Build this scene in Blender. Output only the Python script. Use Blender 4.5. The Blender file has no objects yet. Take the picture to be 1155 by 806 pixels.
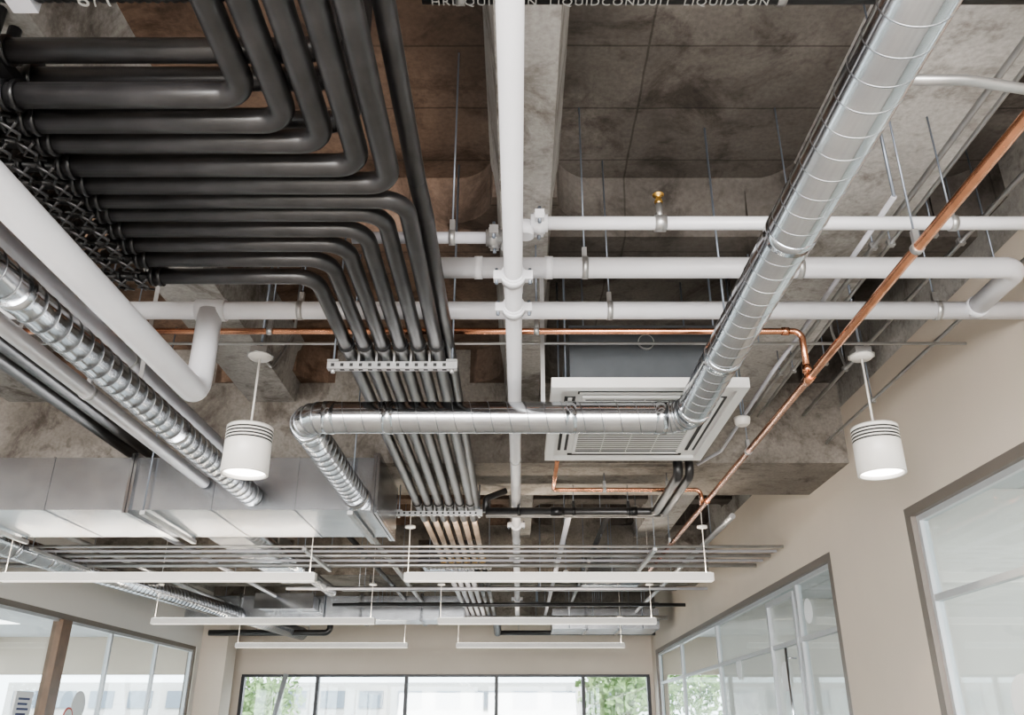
import bpy, math, random
from mathutils import Vector, Matrix
random.seed(4)
H=1.4            # camera height; all coordinates below are given relative to eye level
V=Vector
# ---------------------------------------------------------------- materials
def newmat(name):
    m=bpy.data.materials.new(name); m.use_nodes=True
    nt=m.node_tree; b=nt.nodes['Principled BSDF']
    return m,nt,b
def simple(name,col,rough=.5,metal=0,emis=None,es=0,var=0.0,scale=6,bump=0.0,spec=.5):
    m,nt,b=newmat(name)
    b.inputs['Roughness'].default_value=rough; b.inputs['Metallic'].default_value=metal
    b.inputs['Specular IOR Level'].default_value=spec
    b.inputs['Base Color'].default_value=(*col,1)
    tc=nt.nodes.new('ShaderNodeTexCoord'); n=nt.nodes.new('ShaderNodeTexNoise')
    n.inputs['Scale'].default_value=scale; n.inputs['Detail'].default_value=5
    nt.links.new(tc.outputs['Object'],n.inputs['Vector'])
    if var>0:
        r=nt.nodes.new('ShaderNodeValToRGB')
        r.color_ramp.elements[0].position=.3; r.color_ramp.elements[1].position=.7
        r.color_ramp.elements[0].color=(*[max(0,c*(1-var)) for c in col],1)
        r.color_ramp.elements[1].color=(*[min(1,c*(1+var)) for c in col],1)
        nt.links.new(n.outputs['Fac'],r.inputs['Fac']); nt.links.new(r.outputs['Color'],b.inputs['Base Color'])
    if bump>0:
        bp=nt.nodes.new('ShaderNodeBump'); bp.inputs['Strength'].default_value=bump; bp.inputs['Distance'].default_value=.01
        nt.links.new(n.outputs['Fac'],bp.inputs['Height']); nt.links.new(bp.outputs['Normal'],b.inputs['Normal'])
    if emis:
        b.inputs['Emission Color'].default_value=(*emis,1); b.inputs['Emission Strength'].default_value=es
    return m
def concrete(name,c0,c1,c2,seams=True):
    m,nt,b=newmat(name); L=nt.links.new
    tc=nt.nodes.new('ShaderNodeTexCoord')
    def noise(s,d,ro=.6,dist=0):
        n=nt.nodes.new('ShaderNodeTexNoise'); n.inputs['Scale'].default_value=s; n.inputs['Detail'].default_value=d; n.inputs['Roughness'].default_value=ro; n.inputs['Distortion'].default_value=dist
        L(tc.outputs['Object'],n.inputs['Vector']); return n
    def ramp(src,p0,k0,p1,k1):
        r=nt.nodes.new('ShaderNodeValToRGB'); r.color_ramp.elements[0].position=p0; r.color_ramp.elements[0].color=(*k0,1)
        r.color_ramp.elements[1].position=p1; r.color_ramp.elements[1].color=(*k1,1); L(src,r.inputs['Fac']); return r
    def mul(a,c,f):
        x=nt.nodes.new('ShaderNodeMixRGB'); x.blend_type='MULTIPLY'; x.inputs[0].default_value=f; L(a,x.inputs[1]); L(c,x.inputs[2]); return x.outputs[0]
    n1=noise(.8,5,.55,.4); n2=noise(38,4,.6); n4=noise(2.2,9,.72,.6); n5=noise(9,3,.5)
    r=ramp(n1.outputs['Fac'],.36,c0,.64,c2); e=r.color_ramp.elements.new(.5); e.color=(*c1,1)
    out=mul(r.outputs[0],ramp(n2.outputs['Fac'],.3,(.75,.74,.73),.7,(1.12,1.12,1.12)).outputs[0],.85)
    out=mul(out,ramp(n4.outputs['Fac'],.36,(.33,.29,.26),.50,(1,1,1)).outputs[0],.8)
    out=mul(out,ramp(n5.outputs['Fac'],.28,(.55,.53,.51),.40,(1,1,1)).outputs[0],.7)
    if seams:
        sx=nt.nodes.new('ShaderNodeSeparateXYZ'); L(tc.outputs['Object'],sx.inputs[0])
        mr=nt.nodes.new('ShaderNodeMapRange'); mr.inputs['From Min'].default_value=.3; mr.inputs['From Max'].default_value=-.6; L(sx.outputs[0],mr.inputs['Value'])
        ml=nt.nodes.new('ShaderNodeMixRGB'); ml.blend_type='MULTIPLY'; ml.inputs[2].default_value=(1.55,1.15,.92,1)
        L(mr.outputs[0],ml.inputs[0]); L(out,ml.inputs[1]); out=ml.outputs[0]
        # board-mark joints, slightly wandering
        mp=nt.nodes.new('ShaderNodeMapping'); mp.inputs['Location'].default_value=(.66,0,0); L(tc.outputs['Object'],mp.inputs['Vector'])
        wob=noise(3,3,.5); ad=nt.nodes.new('ShaderNodeMixRGB'); ad.blend_type='ADD'; ad.inputs[0].default_value=.02; L(mp.outputs[0],ad.inputs[1]); L(wob.outputs['Color'],ad.inputs[2])
        br=nt.nodes.new('ShaderNodeTexBrick'); br.inputs['Scale'].default_value=1.0
        br.inputs['Color1'].default_value=(1,1,1,1); br.inputs['Color2'].default_value=(.8,.79,.78,1); br.inputs['Mortar'].default_value=(.32,.3,.28,1)
        br.inputs['Mortar Size'].default_value=.008; br.inputs['Mortar Smooth'].default_value=.6; br.inputs['Brick Width'].default_value=1.32; br.inputs['Row Height'].default_value=.46
        br.offset=0
        L(ad.outputs[0],br.inputs['Vector'])
        out=mul(out,br.outputs[0],.75)
    L(out,b.inputs['Base Color']); b.inputs['Roughness'].default_value=.85
    bp=nt.nodes.new('ShaderNodeBump'); bp.inputs['Strength'].default_value=.25; bp.inputs['Distance'].default_value=.012
    L(n4.outputs['Fac'],bp.inputs['Height']); L(bp.outputs[0],b.inputs['Normal'])
    return m
def galv(name,base=.7,rough=.28):
    m,nt,b=newmat(name); L=nt.links.new
    tc=nt.nodes.new('ShaderNodeTexCoord')
    n=nt.nodes.new('ShaderNodeTexNoise'); n.inputs['Scale'].default_value=4; n.inputs['Detail'].default_value=6
    L(tc.outputs['Object'],n.inputs['Vector'])
    rr=nt.nodes.new('ShaderNodeValToRGB'); rr.color_ramp.elements[0].position=.3; rr.color_ramp.elements[1].position=.7
    rr.color_ramp.elements[0].color=(base*.8,base*.83,base*.88,1); rr.color_ramp.elements[1].color=(base*1.06,base*1.09,base*1.13,1)
    L(n.outputs['Fac'],rr.inputs['Fac']); L(rr.outputs[0],b.inputs['Base Color'])
    b.inputs['Metallic'].default_value=1; b.inputs['Roughness'].default_value=rough
    return m
M={}
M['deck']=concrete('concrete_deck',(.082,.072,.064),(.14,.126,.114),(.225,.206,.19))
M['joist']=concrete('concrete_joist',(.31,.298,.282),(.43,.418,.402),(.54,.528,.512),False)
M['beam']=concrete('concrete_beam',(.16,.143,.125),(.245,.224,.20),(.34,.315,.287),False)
M['galv']=galv('galvanised_steel',.60,.15)
M['seam']=galv('lock_seam',.34,.35)
M['galvd']=galv('galvanised_sheet',.44,.26)
M['strut']=simple('zinc_strut',(.48,.48,.48),.4,.8,var=.15)
M['rod']=simple('threaded_rod',(.25,.28,.33),.4,.7)
M['white']=simple('white_painted_pipe',(.66,.66,.69),.3,var=.05,scale=3)
M['whiteg']=simple('pale_pipe_jacket',(.48,.48,.52),.35,var=.06)
M['black']=simple('black_pipe_insulation',(.024,.023,.024),.34,var=.35,scale=12,bump=.06,spec=.7)
M['blackp']=simple('black_plastic',(.012,.012,.013),.35)
M['copper']=simple('copper',(.74,.37,.23),.24,1,var=.25,scale=9)
M['tan']=simple('tan_lit_pipe',(.46,.36,.28),.3,.4,var=.2)  # lamp light on the far stretch of black pipes, put into the colour
M['wall']=simple('wall_paint',(.64,.565,.485),.85,var=.02,scale=2)
M['wallw']=simple('wall_paint_white',(.72,.695,.66),.85)
M['floor']=simple('polished_concrete_floor',(.66,.63,.59),.5,var=.1,scale=2)
M['lamp']=simple('lamp_white_enamel',(.74,.715,.68),.35)
M['led']=simple('lamp_diffuser',(.9,.9,.9),.4,emis=(1,.95,.88),es=9)
M['ledbar']=simple('linear_light_diffuser',(.85,.85,.85),.4,emis=(1,.88,.74),es=1.0)
M['dark']=simple('dark_recess',(.03,.03,.03),.7)
M['grey']=simple('grey_casing',(.10,.11,.12),.5,.4,var=.1)
M['plastic']=simple('unit_white_plastic',(.68,.68,.67),.4)
M['taupe']=simple('bronze_frame',(.21,.185,.165),.45,.2)
M['alu']=simple('aluminium_frame',(.50,.52,.54),.35,.3)
M['blackf']=simple('black_window_frame',(.03,.03,.035),.4)
M['wood']=simple('walnut_door',(.19,.12,.08),.45,var=.2,scale=4)
M['brass']=simple('brass',(.7,.45,.15),.3,1)
M['paper']=simple('paper',(.85,.86,.88),.7)
M['ink']=simple('ink',(.08,.1,.2),.7)
M['textw']=simple('white_print',(.3,.3,.29),.6)
M['frost']=simple('frosted_decal',(.85,.88,.9),.6)
M['red']=simple('red_decal',(.6,.12,.1),.6)
M['leaf']=simple('foliage',(.20,.30,.12),.8,var=.5,scale=4)
M['asphalt']=simple('asphalt',(.4,.4,.4),.9,var=.1)
M['bldg']=simple('pale_facade',(.50,.49,.48),.8,var=.05)
M['pane']=simple('distant_windows',(.16,.19,.23),.3)
M['tile']=simple('ceiling_tile',(.62,.64,.66),.8)
M['troffer']=simple('troffer_diffuser',(.9,.9,.9),.5,emis=(1,.97,.93),es=4)
m,nt,b=newmat('window_glass'); M['glass']=m
nt.nodes.remove(b); o=nt.nodes['Material Output']
tr=nt.nodes.new('ShaderNodeBsdfTransparent'); tr.inputs[0].default_value=(.91,.95,.955,1)
gl=nt.nodes.new('ShaderNodeBsdfGlossy'); gl.inputs['Roughness'].default_value=.02
mx=nt.nodes.new('ShaderNodeMixShader'); mx.inputs[0].default_value=.09; nt.links.new(tr.outputs[0],mx.inputs[1]); nt.links.new(gl.outputs[0],mx.inputs[2]); nt.links.new(mx.outputs[0],o.inputs[0])

# ---------------------------------------------------------------- mesh builder
class B:
    def __init__(s): s.v=[];s.f=[];s.m=[];s.sm=[];s.mats=[]
    def mi(s,k):
        if k not in s.mats: s.mats.append(k)
        return s.mats.index(k)
    def face(s,idx,mi,sm): s.f.append(idx);s.m.append(mi);s.sm.append(sm)
    def box(s,x0,x1,y0,y1,z0,z1,k,taper=0):
        o=len(s.v);mi=s.mi(k);t=taper
        for z,q in((z0,0),(z1,t)):
            s.v+=[V((x0-q,y0-q,z)),V((x1+q,y0-q,z)),V((x1+q,y1+q,z)),V((x0-q,y1+q,z))]
        for f in((3,2,1,0),(4,5,6,7),(0,1,5,4),(1,2,6,5),(2,3,7,6),(3,0,4,7)): s.face([o+i for i in f],mi,False)
        return s
    def prism(s,poly,z0,z1,k):
        o=len(s.v);mi=s.mi(k);n=len(poly)
        s.v+=[V((x,y,z0)) for x,y in poly]+[V((x,y,z1)) for x,y in poly]
        s.face([o+i for i in range(n)],mi,False)
        for i in range(n): j=(i+1)%n; s.face([o+i,o+j,o+n+j,o+n+i],mi,False)
    def tube(s,pts,r,k,seg=20,R=0,n=8,cap=True,sm=True):
        P=[V(p) for p in pts]
        if R>0: P=fillet(P,R,n)
        mi=s.mi(k);o=len(s.v)
        T=[]
        for i in range(len(P)):
            a=P[max(0,i-1)];c=P[min(len(P)-1,i+1)]; T.append((c-a).normalized())
        up=V((0,0,1)) if abs(T[0].z)<.9 else V((1,0,0))
        u=T[0].cross(up).normalized()
        rr=r if isinstance(r,(list,tuple)) else [r]*len(P)
        for i,p in enumerate(P):
            if i>0:
                q=T[i-1].rotation_difference(T[i]); u=q@u
            u=(u-T[i]*u.dot(T[i])).normalized(); w=T[i].cross(u)
            for j in range(seg):
                a=2*math.pi*j/seg; s.v.append(p+(u*math.cos(a)+w*math.sin(a))*rr[i])
        for i in range(len(P)-1):
            for j in range(seg):
                j2=(j+1)%seg; s.face([o+i*seg+j,o+i*seg+j2,o+(i+1)*seg+j2,o+(i+1)*seg+j],mi,sm)
        if cap:
            s.face([o+j for j in range(seg)][::-1],mi,False); e=o+(len(P)-1)*seg
            s.face([e+j for j in range(seg)],mi,False)
        return s
    def lathe(s,c,prof,k,seg=32):   # profile [(r,z)] about the vertical through c
        mi=s.mi(k);o=len(s.v);c=V(c)
        for r,z in prof:
            for j in range(seg):
                a=2*math.pi*j/seg; s.v.append(c+V((r*math.cos(a),r*math.sin(a),z)))
        for i in range(len(prof)-1):
            for j in range(seg):
                j2=(j+1)%seg; s.face([o+i*seg+j,o+i*seg+j2,o+(i+1)*seg+j2,o+(i+1)*seg+j],mi,False if abs(prof[i][1]-prof[i+1][1])<1e-6 else True)
        return s
    def helix(s,p0,p1,R,pitch,r,k,ph=0):
        p0=V(p0);p1=V(p1);d=p1-p0;L=d.length;t=d.normalized()
        up=V((0,0,1)) if abs(t.z)<.9 else V((1,0,0)); u=t.cross(up).normalized();w=t.cross(u)
        n=max(8,int(L/pitch*32)); pts=[]
        for i in range(n+1):
            a=2*math.pi*(L*i/n)/pitch+ph; pts.append(p0+t*(L*i/n)+(u*math.cos(a)+w*math.sin(a))*R)
        s.tube(pts,r,k,seg=6,cap=True); return s
    def build(s,name,parent=None,bevel=0):
        me=bpy.data.meshes.new(name); me.from_pydata([(p.x,p.y,p.z+H) for p in s.v],[],s.f)
        for k in s.mats: me.materials.append(M[k])
        for i,p in enumerate(me.polygons): p.material_index=s.m[i];p.use_smooth=s.sm[i]
        me.update(); ob=bpy.data.objects.new(name,me); bpy.context.collection.objects.link(ob)
        if bevel:
            bv=ob.modifiers.new('b','BEVEL');bv.width=bevel;bv.segments=2;bv.limit_method='ANGLE'
        if parent: ob.parent=parent
        return ob
def fillet(P,R,n):
    out=[P[0]]
    for i in range(1,len(P)-1):
        a=P[i-1]-P[i];c=P[i+1]-P[i];d1=a.normalized();d2=c.normalized();ang=d1.angle(d2)
        if ang>3.1: out.append(P[i]);continue
        t=R/math.tan(ang/2)
        cen=P[i]+(d1+d2).normalized()*(R/math.sin(ang/2))
        s=P[i]+d1*t-cen;e=P[i]+d2*t-cen;tot=s.angle(e)
        for j in range(n+1):
            f=j/n; out.append(cen+(s*math.sin((1-f)*tot)+e*math.sin(f*tot))/math.sin(tot))
    out.append(P[-1]); return out
DK=3.1
def ring(b,p,ax,r,w,k,seg=20):
    p=V(p);a={'x':V((1,0,0)),'y':V((0,1,0)),'z':V((0,0,1))}[ax]
    b.tube([p-a*w/2,p+a*w/2],r,k,seg=seg,sm=True)
def hanger(b,x,y,z,r,ax,top=DK,k='strut'):
    ring(b,(x,y,z),ax,r+.005,.03,k)
    b.box(x-.012,x+.012,y-.012,y+.012,z+r,z+r+.06,k)
    b.tube([(x,y,z+r+.05),(x,y,top)],.0045,'rod',seg=8)
def coupling(b,p,ax,r,k='white'):
    ring(b,p,ax,r+.016,.05,k); ring(b,p,ax,r+.008,.075,k)
    x,y,z=p
    for sgn in(-1,1):
        if ax=='x':
            b.box(x-.02,x+.02,y+sgn*(r+.03)-.018,y+sgn*(r+.03)+.018,z-.022,z+.022,k); b.tube([(x,y+sgn*(r+.035),z-.04),(x,y+sgn*(r+.035),z+.04)],.008,'rod',seg=8)
        else:
            b.box(x+sgn*(r+.03)-.018,x+sgn*(r+.03)+.018,y-.02,y+.02,z-.022,z+.022,k); b.tube([(x+sgn*(r+.035),y,z-.04),(x+sgn*(r+.035),y,z+.04)],.008,'rod',seg=8)

# ---------------------------------------------------------------- shell
XR,XL,YF,YB=2.8,-6.3,18.7,-6.0
XO=9.5; XLO=-11
b=B(); b.box(XLO,XO,YB-.2,YF+.2,-H-.1,-H,'floor'); b.build('floor')
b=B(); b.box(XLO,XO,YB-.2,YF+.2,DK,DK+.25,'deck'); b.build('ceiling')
jo=[(-.10,.17),(1.72,2.18),(-2.35,-1.95),(-4.45,-4.05)]
b=B()
for x0,x1 in jo:
    for y0,y1 in((YB,6.89),(7.96,12.6),(13.7,YF)):
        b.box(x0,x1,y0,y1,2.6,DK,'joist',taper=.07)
b.box(2.801,3.4,YB,YF,2.55,DK,'joist')
b.box(XL-.5,XL+.001,YB,YF,2.55,DK,'joist')
ribs=(-2.5,.2,4.55,9.6,11.0,15.2,16.6)
for y in ribs:
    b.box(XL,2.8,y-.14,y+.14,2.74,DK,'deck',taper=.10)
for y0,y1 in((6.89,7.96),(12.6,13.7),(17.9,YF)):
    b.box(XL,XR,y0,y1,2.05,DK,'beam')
# rounded corners of the coffers
for xa,xb in((.22,1.67),(-1.90,-.15),(-4.0,-2.40),(2.23,2.8)):
    for ya,yb in((.42,4.33),(4.77,6.89),(7.96,9.38),(9.82,10.78),(11.22,12.6)):
        R=.28
        for cx,cy,sx,sy in((xa,ya,1,1),(xb,ya,-1,1),(xb,yb,-1,-1),(xa,yb,1,-1)):
            poly=[(cx-.06*sx,cy-.06*sy),(cx+R*sx,cy-.06*sy)]+[(cx+R*sx-R*sx*math.sin(t*math.pi/16),cy+R*sy-R*sy*math.cos(t*math.pi/16)) for t in range(9)]+[(cx-.06*sx,cy+R*sy)]
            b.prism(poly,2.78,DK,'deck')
b.build('ceiling_beams')
b=B()
b.box(XR,XR+.15,YB,YF,1.45,2.55,'wall')
for y0,y1 in((YB,-4),(6.06,7.65),(18.2,YF)): b.box(XR,XR+.15,y0,y1,-H,1.45,'wall')
b.build('wall_right')
b=B(); b.box(XL-.15,XL,YB,YF,1.45,2.55,'wallw')
for y0,y1 in((YB,-4),(4.5,5.2),(17.4,YF)): b.box(XL-.15,XL,y0,y1,-H,1.45,'wallw')
b.build('wall_left')
b=B(); b.box(XLO,XO,YF,YF+.2,1.01,DK,'wall'); b.box(XLO,XO,YF,YF+.2,-H,-.6,'wall')
b.box(XL-.15,-5.75,YF,YF+.2,-.6,1.01,'wall'); b.box(2.72,3.1,YF,YF+.2,-.6,1.01,'wall')
b.build('wall_far')
b=B(); b.box(XLO,XO,YB-.2,YB,1.8,DK,'wall'); b.box(XLO,XO,YB-.2,YB,-H,-.9,'wall')
for x in(-11,-6.4,-1.7,2.8,9.3): b.box(x,x+.25,YB-.2,YB,-.9,1.8,'wall')
b.build('wall_back')
b=B()
b.box(XO,XO+.2,YB,YF,1.5,DK,'wallw');b.box(XO,XO+.2,YB,YF,-H,-.5,'wallw')
for y in range(-6,19,3): b.box(XO,XO+.2,y,y+.25,-.5,1.5,'wallw')
b.build('wall_right_outer')
b=B()
for y in range(-6,16,3):
    for yy in(y+.25,y+1.6,y+2.92): b.box(XO+.02,XO+.1,yy,yy+.08,-.5,1.5,'taupe')
    b.box(XO+.02,XO+.1,y+.25,y+3,.78,.84,'taupe')
b.build('window_6')
b=B()
b.box(XLO-.2,XLO,YB,YF,1.5,DK,'wallw');b.box(XLO-.2,XLO,YB,YF,-H,-.5,'wallw')
for y in range(-6,19,3): b.box(XLO-.2,XLO,y,y+.25,-.5,1.5,'wallw')
b.build('wall_left_outer')
b=B(); b.box(3.4,XO,YB,YF,1.75,1.8,'tile')
for y in(-3,0,2.6,5.2,8.4,10.6,14.2,16.6):
    for x in(4.6,6.8): b.box(x,x+.6,y,y+1.2,1.742,1.752,'troffer')
for i in range(10): b.box(3.4+.6*i,3.43+.6*i,YB,YF,1.746,1.751,'alu')
for i in range(20): b.box(3.4,XO,-6+1.2*i,-5.97+1.2*i,1.745,1.751,'alu')
b.build('ceiling_meeting_rooms')
b=B(); b.box(XLO,XL-.5,YB,YF,1.75,1.8,'tile')
for y in(-3,0,3,6,9,12,15):
    for x in(-8.0,-9.8): b.box(x,x+.6,y,y+1.2,1.742,1.752,'troffer')
b.build('ceiling_offices')
b=B(); b.box(XR+.15,XO,6.6,6.75,-H,1.75,'wallw'); b.box(XR+.15,XO,12.9,13.05,-H,1.75,'wallw'); b.build('wall_partition')
b=B(); b.box(-6.35,-5.78,17.6,18.2,-H,2.05,'wall'); b.build('wall_column')
def yz_window(x,y0,y1,z0,z1,muls,trans,k='alu',ko='taupe',side=1):
    b=B(); a=x+.02*side; c=x+.12*side; x0,x1=min(a,c),max(a,c)
    b.box(x0-.02,x1,y0,y0+.09,z0,z1-.07,ko);b.box(x0-.02,x1,y1-.09,y1,z0,z1-.07,ko);b.box(x0-.02,x1,y0,y1,z1-.07,z1,ko)
    b.box(x0+.02,x1-.02,y0+.09,y0+.13,z0,z1-.07,k);b.box(x0+.02,x1-.02,y1-.13,y1-.09,z0,z1-.07,k);b.box(x0+.02,x1-.02,y0+.13,y1-.13,z1-.11,z1-.07,k)
    for y in muls: b.box(x0+.02,x1-.02,y-.03,y+.03,z0+.08,z1-.11,k)
    for z in trans: b.box(x0+.022,x1-.022,y0+.13,y1-.13,z-.022,z+.022,k)
    b.box(x0,x1,y0+.09,y1-.09,z0,z0+.08,ko)
    xm=(x0+x1)/2; b.box(xm-.004,xm+.004,y0+.1,y1-.1,z0+.05,z1-.08,'glass')
    return b
b=yz_window(XR,-4,6.06,-H,1.45,(-1.6,.9,3.4),(.81,))
for y,z,r in((4.45,.38,.13),(5.1,.12,.16),(4.0,.02,.12)):
    b.tube([(XR+.055,y,z),(XR+.05,y,z)],r,'frost',seg=32)
b.build('window_1')
b=yz_window(XR,7.65,18.2,-H,1.45,(8.9,12.7,15.6),(.81,))
for y,z,r in((8.6,1.05,.12),(9.6,.5,.15),(11.6,.7,.14)):
    b.tube([(XR+.055,y,z),(XR+.05,y,z)],r,'frost',seg=32)
b.build('window_2')
b=yz_window(XL,5.2,17.4,-H,1.45,(7.3,9.8,13.8,15.6),(),side=-1)
b.box(XL-.12,XL+.02,12.1,12.36,-H,1.37,'wood')
b.tube([(XL+.01,13.0,.28),(XL+.016,13.0,.28)],.2,'frost',seg=32)
b.tube([(XL+.01,12.75,.12),(XL+.018,12.75,.12)],.14,'red',seg=32)
b.tube([(XL+.01,12.75,.12),(XL+.021,12.75,.12)],.115,'frost',seg=32)
b.build('window_3')
b=yz_window(XL,-4,4.5,-H,1.45,(-1,2),(),side=-1); b.build('window_4')
# glass door leaf and pull handle in the right-hand partition
b=B(); b.box(XR+.03,XR+.07,8.98,9.03,-H+.02,1.3,'alu'); b.box(XR+.03,XR+.07,9.95,10.0,-H+.02,1.3,'alu'); b.box(XR+.031,XR+.069,9.03,9.95,1.25,1.3,'alu')
b.tube([(XR-.05,9.15,-.5),(XR-.05,9.15,.75)],.014,'galv',seg=12)
for z in(-.4,.65): b.tube([(XR-.05,9.15,z),(XR+.05,9.15,z)],.009,'galv',seg=8)
b.build('door_1')
b=B(); y=YF
b.box(-5.75,2.72,y-.03,y+.1,.96,1.01,'blackf');b.box(-5.75,2.72,y-.03,y+.1,-.6,-.55,'blackf')
for x in(-5.72,-4.17,-2.33,-.46,1.34,2.69): b.box(x-.035,x+.035,y-.031,y+.101,-.55,.96,'blackf')
b.box(-5.75,2.72,y+.03,y+.04,-.55,.96,'glass'); b.build('window_5')
b=B()
b.tube([(-5.2,YF-.35,-H),(-4.75,YF-.35,1.0)],.05,'alu'); b.build('brace_post')
b=B(); b.box(XL-.02,XL+.012,11.35,11.75,.02,.42,'paper')
for i in range(4): b.box(XL,XL+.016,11.42,11.68-.04*(i%2),.32-.06*i,.345-.06*i,'ink')
b.build('notice_sheet')

# ---------------------------------------------------------------- ducts
def spiral(pts,r,R,pitch=.105):
    b=B(); b.tube(pts,r,'galv',seg=64,R=R,n=5,sm=True)
    P=[V(p) for p in pts]
    for i in range(len(P)-1):
        d=(P[i+1]-P[i]).normalized(); a=P[i]+(d*R if i>0 else V()); c=P[i+1]-(d*R if i<len(P)-2 else V())
        b.helix(a,c,r-.0005,pitch,.0027,'seam')
        if i>0: b.tube([a-d*.015,a+d*.05],r+.004,'galv',seg=64)
        if i<len(P)-2: b.tube([c-d*.05,c+d*.015],r+.004,'galv',seg=64)
    Q=fillet(P,R,5)
    for i in range(1,len(Q)-1):
        t=(Q[i+1]-Q[i-1]).normalized()
        if (Q[i+1]-Q[i]).length<.3 or (Q[i]-Q[i-1]).length<.3: b.tube([Q[i]-t*.004,Q[i]+t*.004],r+.003,'seam',seg=64)
    return b
b=spiral([(.985,-3,1.64),(.985,4.6,1.64),(-1.26,4.6,1.64),(-1.26,6.47,1.64)],.092,.15)
for y in(1.2,2.6,3.7): b.tube([(.985,y-.03,1.64),(.985,y+.03,1.64)],.0955,'galv',seg=64)
for x in(.3,-.75): b.tube([(x-.03,4.6,1.64),(x+.03,4.6,1.64)],.0955,'galv',seg=64)
b.tube([(-1.26,6.35,1.64),(-1.26,6.48,1.64)],.1,'galv',seg=32)
b.box(.13,.155,4.595,4.605,1.73,DK,'strut'); b.tube([(.98,.6,1.73),(.98,.6,DK)],.005,'rod',seg=8)
b.build('spiral_duct')
b=spiral([(-2.09,-3,1.66),(-2.09,6.47,1.66)],.085,.15)
for y in(1.2,3.1,4.9): b.tube([(-2.09,y-.03,1.66),(-2.09,y+.03,1.66)],.0885,'galv',seg=64)
b.box(-2.1,-2.075,4.3,4.304,1.74,DK,'strut')
b.build('spiral_duct')
b=spiral([(-5.2,6,1.7),(-5.2,9,1.7),(-4.3,17.5,1.7)],.12,.3)
b.box(-5.15,-5.12,8.5,8.504,1.8,DK,'strut'); b.build('spiral_duct')
b=spiral([(-2.7,8.1,1.8),(-2.7,12.5,1.8)],.075,.2); b.box(-2.71,-2.69,9.5,9.504,1.87,DK,'strut'); b.build('spiral_duct')
def rectduct(x0,x1,y0,y1,z0,z1,joints,ax='x'):
    b=B(); b.box(x0,x1,y0,y1,z0,z1,'galvd')
    g=.03
    for j in joints:
        if ax=='x':
            for o in(-.014,.014): b.box(j+o-.01,j+o+.01,y0-g,y1+g,z0-g,z1+g,'galv')
        else:
            for o in(-.014,.014): b.box(x0-g,x1+g,j+o-.01,j+o+.01,z0-g,z1+g,'galv')
    return b
b=rectduct(-6.28,-1.1,6.48,7.5,1.55,1.97,(-1.125,-3.05,-4.6))
for x in(-1.75,-2.4,-3.7,-5.3): b.box(x-.006,x+.006,6.474,7.506,1.544,1.976,'galvd')
for x in(-1.3,-2.9,-4.4,-5.8): 
    b.box(x-.02,x+.02,6.42,7.56,1.50,1.53,'strut')
    for y in(6.43,7.55): b.tube([(x,y,1.5),(x,y,2.04 if y>6.9 else DK)],.006,'rod',seg=8)
b.build('rectangular_duct')
b=rectduct(.6,2.5,15.6,16.6,1.6,1.95,(1.2,1.8)); 
for x in(.9,2.2): b.tube([(x,15.55,1.6),(x,15.55,DK)],.008,'rod',seg=8)
b.build('rectangular_duct')
b=rectduct(-5.5,-.9,14.4,15.1,1.62,2.0,(-1.6,-2.6,-3.6,-4.6))
for x in(-1.3,-3.2): b.tube([(x,14.35,1.6),(x,14.35,DK)],.008,'rod',seg=8)
b.build('rectangular_duct')
b=rectduct(-3.4,-2.95,8.2,12.4,1.9,2.2,(9,10,11),'y')
for y in(8.5,11.5): b.tube([(-3.0,y,2.1),(-3.0,y,DK)],.008,'rod',seg=8)
b.build('rectangular_duct')

# ---------------------------------------------------------------- white pipes
b=B(); b.tube([(-.025,-3,1.9),(-.025,17,1.9)],.042,'white',seg=24)
for y in(3.40,3.72): coupling(b,(-.025,y,1.9),'y',.042)
for y in(5.2,8.6,10.4,14): coupling(b,(-.025,y,1.9),'y',.042)
for y in(6.3,9.4,15.0): hanger(b,-.025,y,1.9,.042,'y')
b.tube([(-.025,3.56,1.9),(-.025,3.56,2.05)],.045,'white')
b.build('sprinkler_main_pipe')
b=B(); b.tube([(.06,3.14,2.02),(2.79,3.14,2.02)],.030,'white')
coupling(b,(.09,3.14,2.02),'x',.032)
b.tube([(.03,3.14,2.02),(.03,3.14,2.02-.07)],.036,'white')
x=.62; b.tube([(x,3.14,2.03),(x,3.14,2.12)],.014,'strut'); b.lathe((x,3.14,2.12),[(.016,0),(.02,.01),(.012,.03),(.012,.04),(.026,.045),(.026,.049),(0,.051)],'brass',16)
ring(b,(x,3.14,2.02),'x',.038,.05,'strut')
hanger(b,1.9,3.14,2.02,.03,'x',top=2.61)
b.build('sprinkler_branch_pipe')
b=B(); b.tube([(-.09,3.26,2.02),(-.75,3.26,2.02)],.027,'whiteg'); coupling(b,(-.11,3.26,2.02),'x',.03,'strut')
b.tube([(-.06,3.26,2.02),(-.06,3.26,1.96)],.02,'strut'); hanger(b,-.3,3.26,2.02,.03,'x'); b.build('sprinkler_branch_pipe')
b=B()
b.tube([(-.42,3.67,2.1),(2.5,3.67,2.1),(2.5,4.14,2.1)],.053,'white',R=.08,seg=24)
b.tube([(-4.5,4.14,2.1),(2.79,4.14,2.1)],.05,'white',seg=24)
ring(b,(2.5,4.10,2.1),'y',.06,.05,'white')
ring(b,(.15,3.67,2.1),'x',.058,.04,'white');ring(b,(-.2,3.67,2.1),'x',.058,.04,'white')
for x in(.33,1.4): hanger(b,x,3.67,2.1,.053,'x')
for x in(.5,2.3,-1.2): hanger(b,x,4.14,2.1,.05,'x')
b.tube([(-1.69,-3,1.6),(-1.69,4.13,1.6),(-1.69,4.13,2.09)],.066,'white',R=.09,seg=24)
ring(b,(-1.69,4.14,2.1),'x',.062,.16,'white')
for y in(.5,): hanger(b,-1.69,y,1.6,.066,'y',k='white')
b.build('refrigerant_pipe_white')
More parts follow.
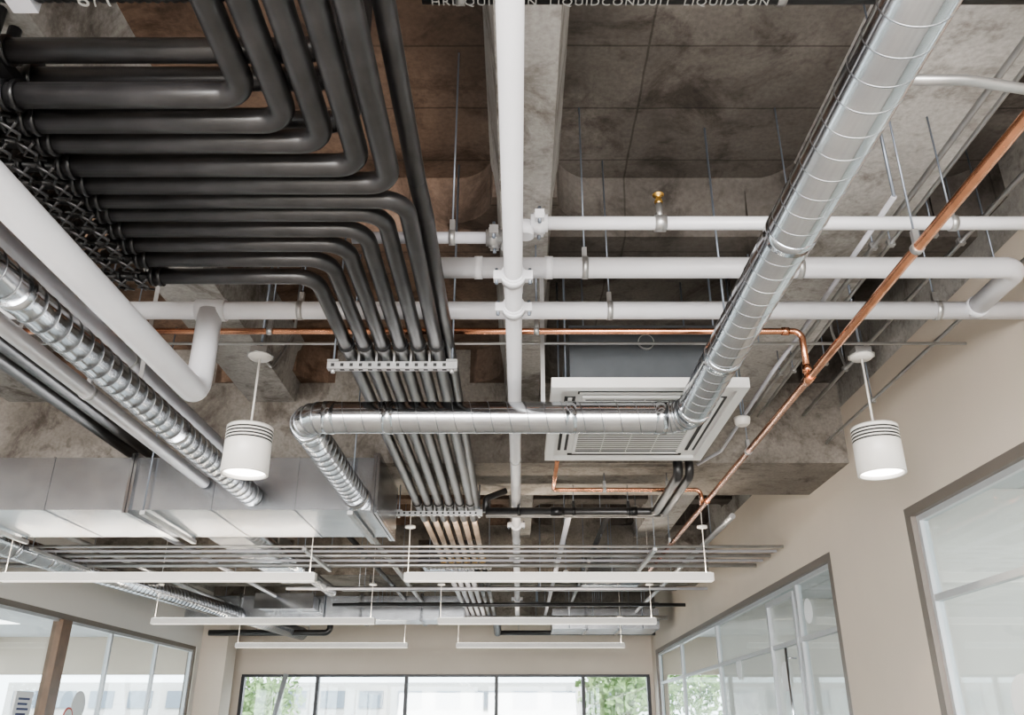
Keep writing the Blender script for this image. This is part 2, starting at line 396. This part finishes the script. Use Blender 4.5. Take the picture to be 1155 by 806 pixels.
b=B(); b.tube([(-2.28,-3,1.96),(-2.28,6.8,1.96)],.058,'whiteg',seg=24)
for y in(1.5,4.5): hanger(b,-2.28,y,1.96,.058,'y',top=2.6)
b.build('grey_jacketed_pipe')
b=B(); b.tube([(-2.47,-3,1.76),(-2.47,6.45,1.76)],.045,'white',seg=24)
for y in(1.5,4.5): hanger(b,-2.47,y,1.76,.045,'y')
b.build('condensate_pipe')
for x in(-3.1,-3.25):
    b=B(); b.tube([(x,-3,2.12),(x,6.8,2.12)],.055,'black',seg=20)
    for y in(1.5,4.0): hanger(b,x,y,2.12,.055,'y')
    b.build('insulated_pipe')

# ---------------------------------------------------------------- black bundle
rowsF=[(2.708,-.435),(2.80,-.53),(2.914,-.625),(3.03,-.72),(3.154,-.815),(3.31,-.91)]
rowsN=[(2.13,-.87),(2.254,-.77),(2.361,-.67),(2.496,-.57),(2.604,-.475)]
Z=1.85
def leftend(b,y,z,r):
    for x in(-1.60,-1.635,-1.70,-1.78,-1.86,-1.93): 
        ring(b,(x,y,z),'x',r*.72+.014 if x<-1.65 else r+.009,.016,'blackp')
    b.tube([(-1.6,y,z),(-2.05,y,z),(-2.05,y,DK)],r*.62,'blackp',R=.06,seg=12)
    for x in(-1.70,-1.79,-1.88):
        b.tube([(x,y-.045,z-.035),(x+.05,y,z-.055),(x+.01,y+.06,z-.035)],.007,'black',seg=6)
        b.tube([(x+.06,y-.045,z-.04),(x,y+.01,z-.05),(x+.05,y+.06,z-.035)],.006,'black',seg=6)
for y,x in rowsN:
    b=B(); b.tube([(-1.63,y,Z),(x,y,Z),(x,-3,Z)],.042,'black',R=.085,seg=20)
    leftend(b,y,Z,.042); ring(b,(x,.4,Z),'y',.047,.03,'blackp'); b.build('insulated_pipe')
for y,x in rowsF:
    b=B(); b.tube([(-1.63,y,Z),(x,y,Z),(x,8.1,Z)],.036,'black',R=.10,seg=20)
    b.tube([(x,8.1,Z),(x,10.5,Z)],.028,'tan',seg=12); b.tube([(x,10.5,Z),(x,16,Z)],.034,'whiteg' if x<-.6 else 'black',seg=12)
    ring(b,(x,10.3,Z),'y',.04,.08,'brass')
    leftend(b,y,Z,.036)
    for yy in(4.05,4.3,7.45,7.75): ring(b,(x,yy,Z),'y',.043,.04,'blackp')
    b.build('insulated_pipe')
for y,z in((2.05,1.96),(2.2,1.98),(2.42,1.98)):
    b=B(); b.tube([(-1.9,y,z),(-.6,y,z),(-.6,y,DK)],.04,'black',R=.09); ring(b,(-1.62,y,z),'x',.05,.03,'blackp'); b.build('insulated_pipe')
b=B(); b.tube([(-.40,-3,1.97),(-.40,2.75,1.97),(-.385,2.95,1.93),(-.385,7.9,1.86)],.036,'black',R=.05,n=4); b.build('insulated_pipe')
def trapeze(x0,x1,y,z,clips,name='strut_trapeze_hanger',top=DK):
    b=B(); b.box(x0,x1,y-.02,y+.02,z-.042,z-.002,'strut')
    n=int((x1-x0)/.05)
    for i in range(n): 
        xx=x0+.03+i*.05; b.box(xx-.009,xx+.009,y-.0215,y-.018,z-.03,z-.012,'dark'); b.box(xx-.012,xx+.012,y-.008,y+.008,z-.0435,z-.04,'dark')
    for x in(x0+.03,x1-.03):
        b.tube([(x,y,z-.05),(x,y,top)],.006,'rod',seg=8); b.tube([(x,y,z-.06),(x,y,z-.04)],.013,'strut',seg=6); b.box(x-.03,x+.03,y-.025,y+.025,z+.0,z+.01,'strut')
    for x in clips:
        b.box(x-.006,x+.006,y-.03,y+.03,z-.01,z+.085,'strut')
    b.build(name)
trapeze(-1.03,-.33,4.18,Z-.045,[-.48,-.58,-.67,-.765,-.86])
trapeze(-1.12,-.33,7.6,Z-.045,[-.48,-.58,-.67,-.765,-.86],top=2.05)
trapeze(-1.12,-.33,10.4,Z-.045,[])
trapeze(-1.0,-.33,.9,Z-.05,[-.52,-.62,-.72,-.82])
b=B(); b.box(-1.655,-1.615,1.9,3.4,Z+.05,Z+.09,'blackp')
for y in(1.93,3.38): b.tube([(-1.635,y,Z+.05),(-1.635,y,DK)],.006,'rod',seg=8)
b.build('strut_trapeze_hanger')
b=B(); pts=[];rr=[]
for i in range(90): pts.append((-1.9+.0125*i,1.72,1.9)); rr.append(.055+(.006 if i%2 else 0))
b.tube(pts,rr,'blackp',seg=20); b.box(-1.2,-1.19,1.71,1.73,1.95,DK,'strut'); b.box(-1.42,-1.35,1.66,1.78,1.838,1.965,'whiteg')
flex=b.build('corrugated_hose')
b=B(); b.tube([(-.33,2.14,2.3),(2.79,2.14,2.3)],.036,'blackp',seg=20); hanger(b,.9,2.14,2.3,.036,'x'); hanger(b,-.2,2.14,2.3,.036,'x')
con=b.build('printed_conduit')
def text(s,loc,size,parent,mat,rot):
    cu=bpy.data.curves.new('lettering','FONT'); cu.body=s; cu.size=size; cu.extrude=.0006; cu.align_x='LEFT'; cu.space_character=1.2
    o=bpy.data.objects.new('lettering',cu); bpy.context.collection.objects.link(o); o.location=(loc[0],loc[1],loc[2]+H); o.rotation_euler=rot; cu.materials.append(M[mat]); o.parent=parent
text('HRLIQUIDCON  LIQUIDCONDUIT  LIQUIDCON',(-.3,2.156,2.262),.046,con,'textw',(math.pi,0,0))
text('8/1',(-1.22,1.75,1.833),.07,flex,'textw',(math.pi,0,0))

# ---------------------------------------------------------------- copper
b=B(); b.tube([(1.59,-3,1.75),(1.59,10.4,1.75)],.021,'copper',seg=16)
b.tube([(-4.8,4.28,2.04),(1.59,4.28,2.04),(1.59,4.28,1.75)],.018,'copper',R=.05,seg=16)
ring(b,(1.59,4.28,1.81),'z',.024,.04,'copper'); ring(b,(1.59,4.28,1.75),'y',.027,.10,'copper'); ring(b,(1.5,4.28,2.04),'x',.023,.04,'copper')
ring(b,(1.59,1.9,1.75),'y',.026,.05,'copper');ring(b,(1.59,7.0,1.75),'y',.026,.05,'copper')
b.tube([(.3,6.3,1.9),(.3,7.2,1.9),(1.59,7.2,1.9),(1.59,7.2,1.75)],.017,'copper',R=.05)
b.tube([(.3,6.3,1.9),(.3,6.3,2.1),(.3,5.9,2.1)],.017,'copper',R=.04)
for y in(2.9,5.6): hanger(b,1.59,y,1.75,.021,'y')
hanger(b,1.59,8.9,1.75,.021,'y')
for x in(.1,-2.8,-1.4): hanger(b,x,4.28,2.04,.018,'x')
for x in(.75,1.3): hanger(b,x,7.2,1.9,.017,'x',top=2.05)
b.build('copper_pipe')
b=B()
for dz,dx in((0,0),(.0,.09)):
    b.tube([(-.3,7.6+dx,1.8+dz),(1.25+dx,7.6+dx,1.8+dz),(1.25+dx,6.4,1.8+dz),(1.25+dx,6.4,2.0)],.034 if dx else .038,'black',R=.07)
ring(b,(.35,7.6,1.8),'x',.048,.12,'blackp');ring(b,(1.05,7.6,1.8),'x',.046,.06,'blackp')
b.tube([(-.3,7.62,1.8),(-.3,7.62,1.93),(-.12,7.7,2.02)],.03,'black',R=.04)
for x in(0,.5,1.0): hanger(b,x,7.6,1.8,.038,'x',top=2.05,k='blackp')
b.build('insulated_pipe')

# ---------------------------------------------------------------- AC cassette
b=B(); x0,x1,y0,y1,z=.19,1.33,4.5,5.95,1.8
b.box(x0+.12,x1-.12,y0+.2,y1-.2,z+.05,2.28,'grey')
b.tube([(.78,y0+.2,2.16),(.78,y0+.18,2.16)],.05,'strut',seg=24); b.tube([(.78,y0+.2,2.16),(.78,y0+.178,2.16)],.044,'grey',seg=24)
b.box(x0,x1,y0,y1,z+.01,z+.05,'plastic')
w=.06
for a in((x0,x1,y0,y0+w),(x0,x1,y1-w,y1),(x0,x0+w,y0+w,y1-w),(x1-w,x1,y0+w,y1-w)): b.box(*a,z-.012,z+.0105,'plastic')
b.box(x0+.16,x1-.16,y0+.085,y0+.15,z+.004,z+.011,'dark'); b.box(x0+.17,x1-.17,y0+.12,y0+.145,z-.002,z+.004,'plastic')
for xa in(x0+.085,x1-.15):
    b.box(xa,xa+.065,y0+.2,y1-.2,z+.004,z+.011,'dark'); b.box(xa+.02,xa+.045,y0+.21,y1-.21,z+.0,z+.004,'plastic')
b.box(x0+.16,x1-.16,y1-.115,y1-.085,z+.004,z+.011,'dark')
gx0,gx1,gy0,gy1=x0+.21,x1-.21,y0+.2,y1-.17
b.box(gx0,gx1,gy0,gy1,z+.004,z+.0115,'dark')
for a in((gx0-.02,gx1+.02,gy0-.02,gy0),(gx0-.02,gx1+.02,gy1,gy1+.02),(gx0-.02,gx0,gy0,gy1),(gx1,gx1+.02,gy0,gy1)): b.box(*a,z-.006,z+.0105,'plastic')
yy=gy0+.02
while yy<gy1-.02:
    b.box(gx0,gx1,yy,yy+.011,z+.000,z+.003,'plastic'); yy+=.036
for i in range(1,4): xx=gx0+(gx1-gx0)*i/4; b.box(xx-.002,xx+.002,gy0,gy1,z-.001,z+.002,'plastic')
for cx in(x0+.1,x1-.1):
    for cy in(y0+.3,y1-.3): b.tube([(cx,cy,z+.05),(cx,cy,DK)],.007,'rod',seg=8); 
b.build('air_conditioner_cassette')
b=B(); b.lathe((1.5,5.35,1.85),[(0,0),(.035,0),(.05,.015),(.055,.04),(.055,.055),(0,.055)],'lamp',24); b.tube([(1.5,5.35,1.9),(1.5,5.35,DK)],.007,'rod',seg=8); b.build('smoke_detector')

# ---------------------------------------------------------------- pendant lamps
def pendant(x,y):
    e=bpy.data.objects.new('pendant_lamp',None); bpy.context.collection.objects.link(e); e.location=(x,y,1.35+H)
    R=.135;z0=1.35;hh=.29
    b=B(); prof=[(R-.012,.03),(R-.012,0),(R,0),(R,.19)]
    for i in range(4): zz=.195+i*.02; prof+=[(R,zz),(R-.012,zz+.001),(R-.012,zz+.009),(R,zz+.010)]
    prof+=[(R,hh-.006),(R-.006,hh),(0,hh)]
    b.lathe((x,y,z0),prof,'lamp',40)
    for i in range(4): 
        zz=z0+.195+i*.02; b.lathe((x,y,0),[(R-.001,zz+.0003),(R-.001,zz+.0105)],'dark',40)
    o=b.build('shade',e)
    b2=B(); b2.lathe((x,y,z0),[(0,.02),(R-.014,.02)],'led',40); o2=b2.build('diffuser',e)
    b3=B(); b3.tube([(x,y,z0+hh-.01),(x,y,2.09)],.007,'lamp',seg=10); b3.tube([(x,y,z0+hh-.005),(x,y,z0+hh+.03)],.016,'lamp',seg=12)
    b3.lathe((x,y,2.085),[(0,-.004),(.06,-.002),(.072,.012),(.072,.02),(0,.02)],'lamp',28)
    b3.tube([(x,y,2.1),(x,y,2.104)],.085,'strut',seg=8); b3.box(x-.05,x+.05,y-.05,y+.05,2.1,2.15,'strut')
    b3.tube([(x,y,2.15),(x,y,DK)],.009,'rod',seg=8)
    b3.tube([(x,y,2.12),(x,y+.25,2.13),(x+.05,y+.5,2.5),(x+.05,y+.5,DK)],.01,'strut',R=.08,seg=8); o3=b3.build('stem_and_canopy',e)
    for o in(o,o2,o3): o.matrix_parent_inverse=Matrix.Translation((-x,-y,-(1.35+H)))
    l=bpy.data.lights.new('lamp_bulb','SPOT'); l.energy=60; l.spot_size=2.2; l.color=(1,.85,.68); l.shadow_soft_size=.1
    lo=bpy.data.objects.new('lamp_bulb',l); bpy.context.collection.objects.link(lo); lo.location=(0,0,-.01); lo.parent=e
pendant(-1.6,4.77); pendant(2.12,4.77); pendant(-1.6,-.5); pendant(2.12,-.5)
for x,y in((.55,10.0),):
    b=B(); b.lathe((x,y,1.55),[(.09,0),(.085,.02),(.05,.09),(.02,.13),(0,.135)],'lamp',24); b.tube([(x,y,1.68),(x,y,DK)],.006,'rod',seg=8); b.build('ceiling_sensor')
def linear(x0,x1,y,z=1.25):
    b=B(); b.box(x0,x1,y-.045,y+.045,z,z+.075,'lamp'); b.box(x0+.01,x1-.01,y-.038,y+.038,z-.004,z+.002,'ledbar'); b.box(x0+.02,x1-.02,y-.035,y+.035,z+.074,z+.078,'troffer')
    for x in(x0+.03,x1-.06):
        t=2.05 if (6.89<y<7.96 or 12.6<y<13.7) else DK
        b.tube([(x,y,z+.08),(x,y,t)],.004,'lamp',seg=8); b.lathe((x,y,z+.5),[(0,0),(.05,0),(.05,.02),(0,.02)],'lamp',16)
    ob=b.build('linear_pendant_light')
    l=bpy.data.lights.new('up_light','AREA'); l.shape='RECTANGLE'; l.size=x1-x0-.1; l.size_y=.06; l.energy=22; l.color=(1,.86,.7)
    lo=bpy.data.objects.new('up_light',l); bpy.context.collection.objects.link(lo); lo.location=((x0+x1)/2,y,z+.085+H); lo.rotation_euler=(math.pi,0,0); lo.parent=ob
for y in(8.05,11.6,15.2):
    linear(-1.07,1.82,y); linear(-4.85,-1.9,y)
# ---------------------------------------------------------------- conduits
b=B()
for i,(y,z,r) in enumerate(((8.8,1.72,.015),(9.05,1.72,.015),(9.3,1.72,.021),(9.6,1.72,.015),(9.9,1.72,.025))):
    b.tube([(-6.25,y,z),(2.75,y,z)],r,'whiteg' if i%2 else 'strut',seg=12)
for x in(-5,-2.2,1.4):
    b.box(x-.02,x+.02,8.7,10.0,1.66,1.69,'strut')
    for y in(8.72,9.98): b.tube([(x,y,1.65),(x,y,DK)],.005,'rod',seg=8)
b.build('conduit_rack')
b=B()
for x,z,y1,r in((1.95,2.42,6.8,.014),(2.05,2.44,6.8,.011),(2.44,2.45,6.8,.014),(2.6,2.2,6.8,.012),(2.3,2.5,6.8,.01)):
    b.tube([(x,-3,z),(x,y1,z)],r,'strut',seg=10)
    for y in(1.9,4.0,5.8):
        b.tube([(x,y,z),(x,y,(2.6 if x<2.2 else DK))],.005,'rod',seg=6); b.box(x-.02,x+.02,y-.015,y+.015,z-.016,z+.02,'strut')
b.tube([(1.25,2.36,2.12),(1.6,2.36,2.12),(2.0,2.44,2.12),(2.79,2.44,2.12)],.02,'strut',R=.3); ring(b,(2.42,2.44,2.12),'x',.03,.05,'strut')
for x in(2.05,2.5): b.tube([(x,2.44,2.12),(x,2.44,2.6 if x<2.2 else DK)],.005,'rod',seg=6)
b.box(1.9,2.79,2.15,2.19,2.38,2.405,'strut'); b.box(2.38,2.50,2.3,2.42,2.3,2.46,'grey')
b.build('electrical_conduit')
b=B(); b.tube([(1.7,3.2,2.2),(1.72,4.6,2.2),(1.6,4.9,2.05),(1.6,6.4,2.0),(1.45,6.6,1.95)],.013,'whiteg',R=.1,seg=10); b.tube([(1.7,3.2,2.2),(1.7,3.2,DK)],.008,'rod',seg=8); b.build('flexible_conduit')
b=B()
for x,y,z in((1.05,3.84,1.92),(-.72,2.85,1.9),(.45,5.3,1.86)):
    b.tube([(x,y,z),(x,y,DK)],.006,'rod',seg=8)
b.build('hanger_rods')
b=B(); b.tube([(-4,4.62,2.12),(2.7,4.62,2.12)],.009,'strut',seg=10)
for x in(-1,.0,1.45): b.tube([(x,4.62,2.12),(x,4.62,DK)],.005,'rod',seg=6)
b.build('electrical_conduit')
b=B()
for i in range(9):
    z=1.75+.06*(i%4); y=11.9+.42*i
    b.tube([(-3.2+.3*(i%3),y,z),(2.6-.35*(i%4),y,z)],.02+.008*(i%3),('whiteg','black','strut')[i%3],seg=10)
    for x in(-2.2,.3,1.3): b.tube([(x,y,z),(x,y,DK if not(12.6<y<13.7) else 2.05)],.005,'rod',seg=6)
b.build('service_pipes')
b=B()
for i,x in enumerate((-4.9,-3.9,-1.9,-1.6,.5,.9,2.1)):
    b.tube([(x,8.2,1.9+.03*(i%3)),(x,17.5,1.9+.03*(i%3))],.03,('strut','whiteg','black')[i%3],seg=10)
    for y in(9.2,11.8,14.5,16.6): b.tube([(x,y,1.9),(x,y,DK)],.005,'rod',seg=6)
b.build('service_pipes')
b=B()
b.tube([(-5.9,16.8,1.65),(-3.6,16.8,1.65),(-3.6,16.8,2.3)],.055,'black',R=.1)
b.tube([(-.4,16.8,1.65),(2.6,16.8,1.65)],.045,'black'); b.tube([(-1.1,15.9,1.8),(-.4,15.9,1.8),(-.4,16.8,1.65)],.07,'black',R=.1)
for x in(-5,-4,0,2): b.tube([(x,16.8,1.65),(x,16.8,DK)],.006,'rod',seg=6)
b.build('insulated_pipe')
b=B()
for x0,x1,y0,y1,z0,z1 in((-4.2,-3.3,13.9,14.35,1.75,1.95),(-1.3,-.6,11.2,11.9,1.98,2.25),(.9,1.7,12.0,12.5,1.85,2.2)):
    b.box(x0,x1,y0,y1,z0,z1,'galvd'); b.box(x0-.02,x1+.02,y0-.02,y0,z0-.02,z1+.02,'galv')
    b.tube([((x0+x1)/2,(y0+y1)/2,z1),((x0+x1)/2,(y0+y1)/2,DK)],.006,'rod',seg=6)
b.build('duct_terminal_boxes')

# ---------------------------------------------------------------- outside
b=B(); b.box(-60,60,YF+.3,120,-H-.2,-H-.1,'asphalt'); b.box(-60,60,-60,YB-.3,-H-.2,-H-.1,'asphalt')
b.box(XO+.3,60,YB-.3,YF+.3,-H-.2,-H-.1,'asphalt');b.box(-60,XLO-.3,YB-.3,YF+.3,-H-.2,-H-.1,'asphalt'); b.build('ground')
def building(x0,x1,y0,y1,h,ax):
    b=B(); b.box(x0,x1,y0,y1,-H-.1,h,'bldg'); n=int(((x1-x0) if ax=='x' else (y1-y0))/1.95)
    for i in range(n):
        if ax=='x': b.box(x0+.4+i*1.95,x0+1.6+i*1.95,y0-.1,y0,h-1.2,h-.4,'pane')
        else: b.box(x0-.1,x1+.1,y0+.4+i*1.95,y0+1.6+i*1.95,h-1.2,h-.4,'pane')
    b.build('neighbouring_building')
building(-26,6,46,52,2.1,'x'); building(24,30,-5,40,3.2,'y'); building(-36,-30,-5,40,2.6,'y')
def tree(x,y,h,r):
    b=B(); b.tube([(x,y,-H-.15),(x+.1,y,h-r)],[.15,.08],'wood',seg=8)
    b.tube([(x+.1,y,h-r*1.2),(x+.5,y+.2,h)],[.07,.03],'wood',seg=6)
    mi=b.mi('leaf')
    for i in range(900):
        d=V((random.gauss(0,1),random.gauss(0,1),random.gauss(0,.8))); d=d.normalized()*r*random.uniform(.35,1)
        c=V((x,y,h-r*.3))+d; o=len(b.v); s=random.uniform(.08,.2)
        a=V((random.uniform(-1,1),random.uniform(-1,1),random.uniform(-1,1))).normalized()*s; q=a.orthogonal().normalized()*s*.6
        b.v+=[c-a,c+q,c+a,c-q]; b.face([o,o+1,o+2,o+3],mi,False)
    b.build('tree')
tree(3,27,1.4,1.3); tree(5.5,29,1.8,1.7); tree(-10,36,1.4,1.5); tree(15,12,1.6,1.6); tree(16,20,1.9,1.8); tree(17,28,2.0,2)

# ---------------------------------------------------------------- light
w=bpy.data.worlds.new('sky'); bpy.context.scene.world=w; w.use_nodes=True
bg=w.node_tree.nodes['Background']; bg.inputs[0].default_value=(.9,.95,1,1); bg.inputs[1].default_value=6
def area(name,loc,rot,sx,sy,e,col):
    l=bpy.data.lights.new(name,'AREA'); l.shape='RECTANGLE'; l.size=sx;l.size_y=sy;l.energy=e;l.color=col
    o=bpy.data.objects.new(name,l); bpy.context.collection.objects.link(o); o.location=(loc[0],loc[1],loc[2]+H); o.rotation_euler=rot
area('ceiling_fill_back',(-1.5,-5.9,.4),(math.radians(110),0,0),8.5,2.4,1750,(1,.97,.94))  # added fill lamp at the unseen back wall, tilted up to brighten the ceiling
area('room_light_strip_right',(6.2,6,1.73),(0,0,0),.5,22,90,(1,.97,.93))
area('room_light_strip_left',(-8.8,6,1.73),(0,0,0),.5,22,110,(1,.97,.93))
s=bpy.data.lights.new('sun','SUN'); s.energy=5; s.angle=.01; s.color=(1,.93,.82); so=bpy.data.objects.new('sun',s); bpy.context.collection.objects.link(so); so.rotation_euler=(math.radians(52),0,math.radians(35))
try: bpy.context.scene.view_settings.look='AgX - Medium High Contrast'
except Exception as e: print(e)
# ---------------------------------------------------------------- camera
c=bpy.data.cameras.new('camera'); co=bpy.data.objects.new('camera',c); bpy.context.collection.objects.link(co)
co.location=(0,0,H); co.rotation_euler=(math.radians(90+23.70),0,0); c.lens=29.61; c.sensor_width=36; c.shift_x=-.0065; c.clip_start=.02; c.clip_end=500
bpy.context.scene.camera=co
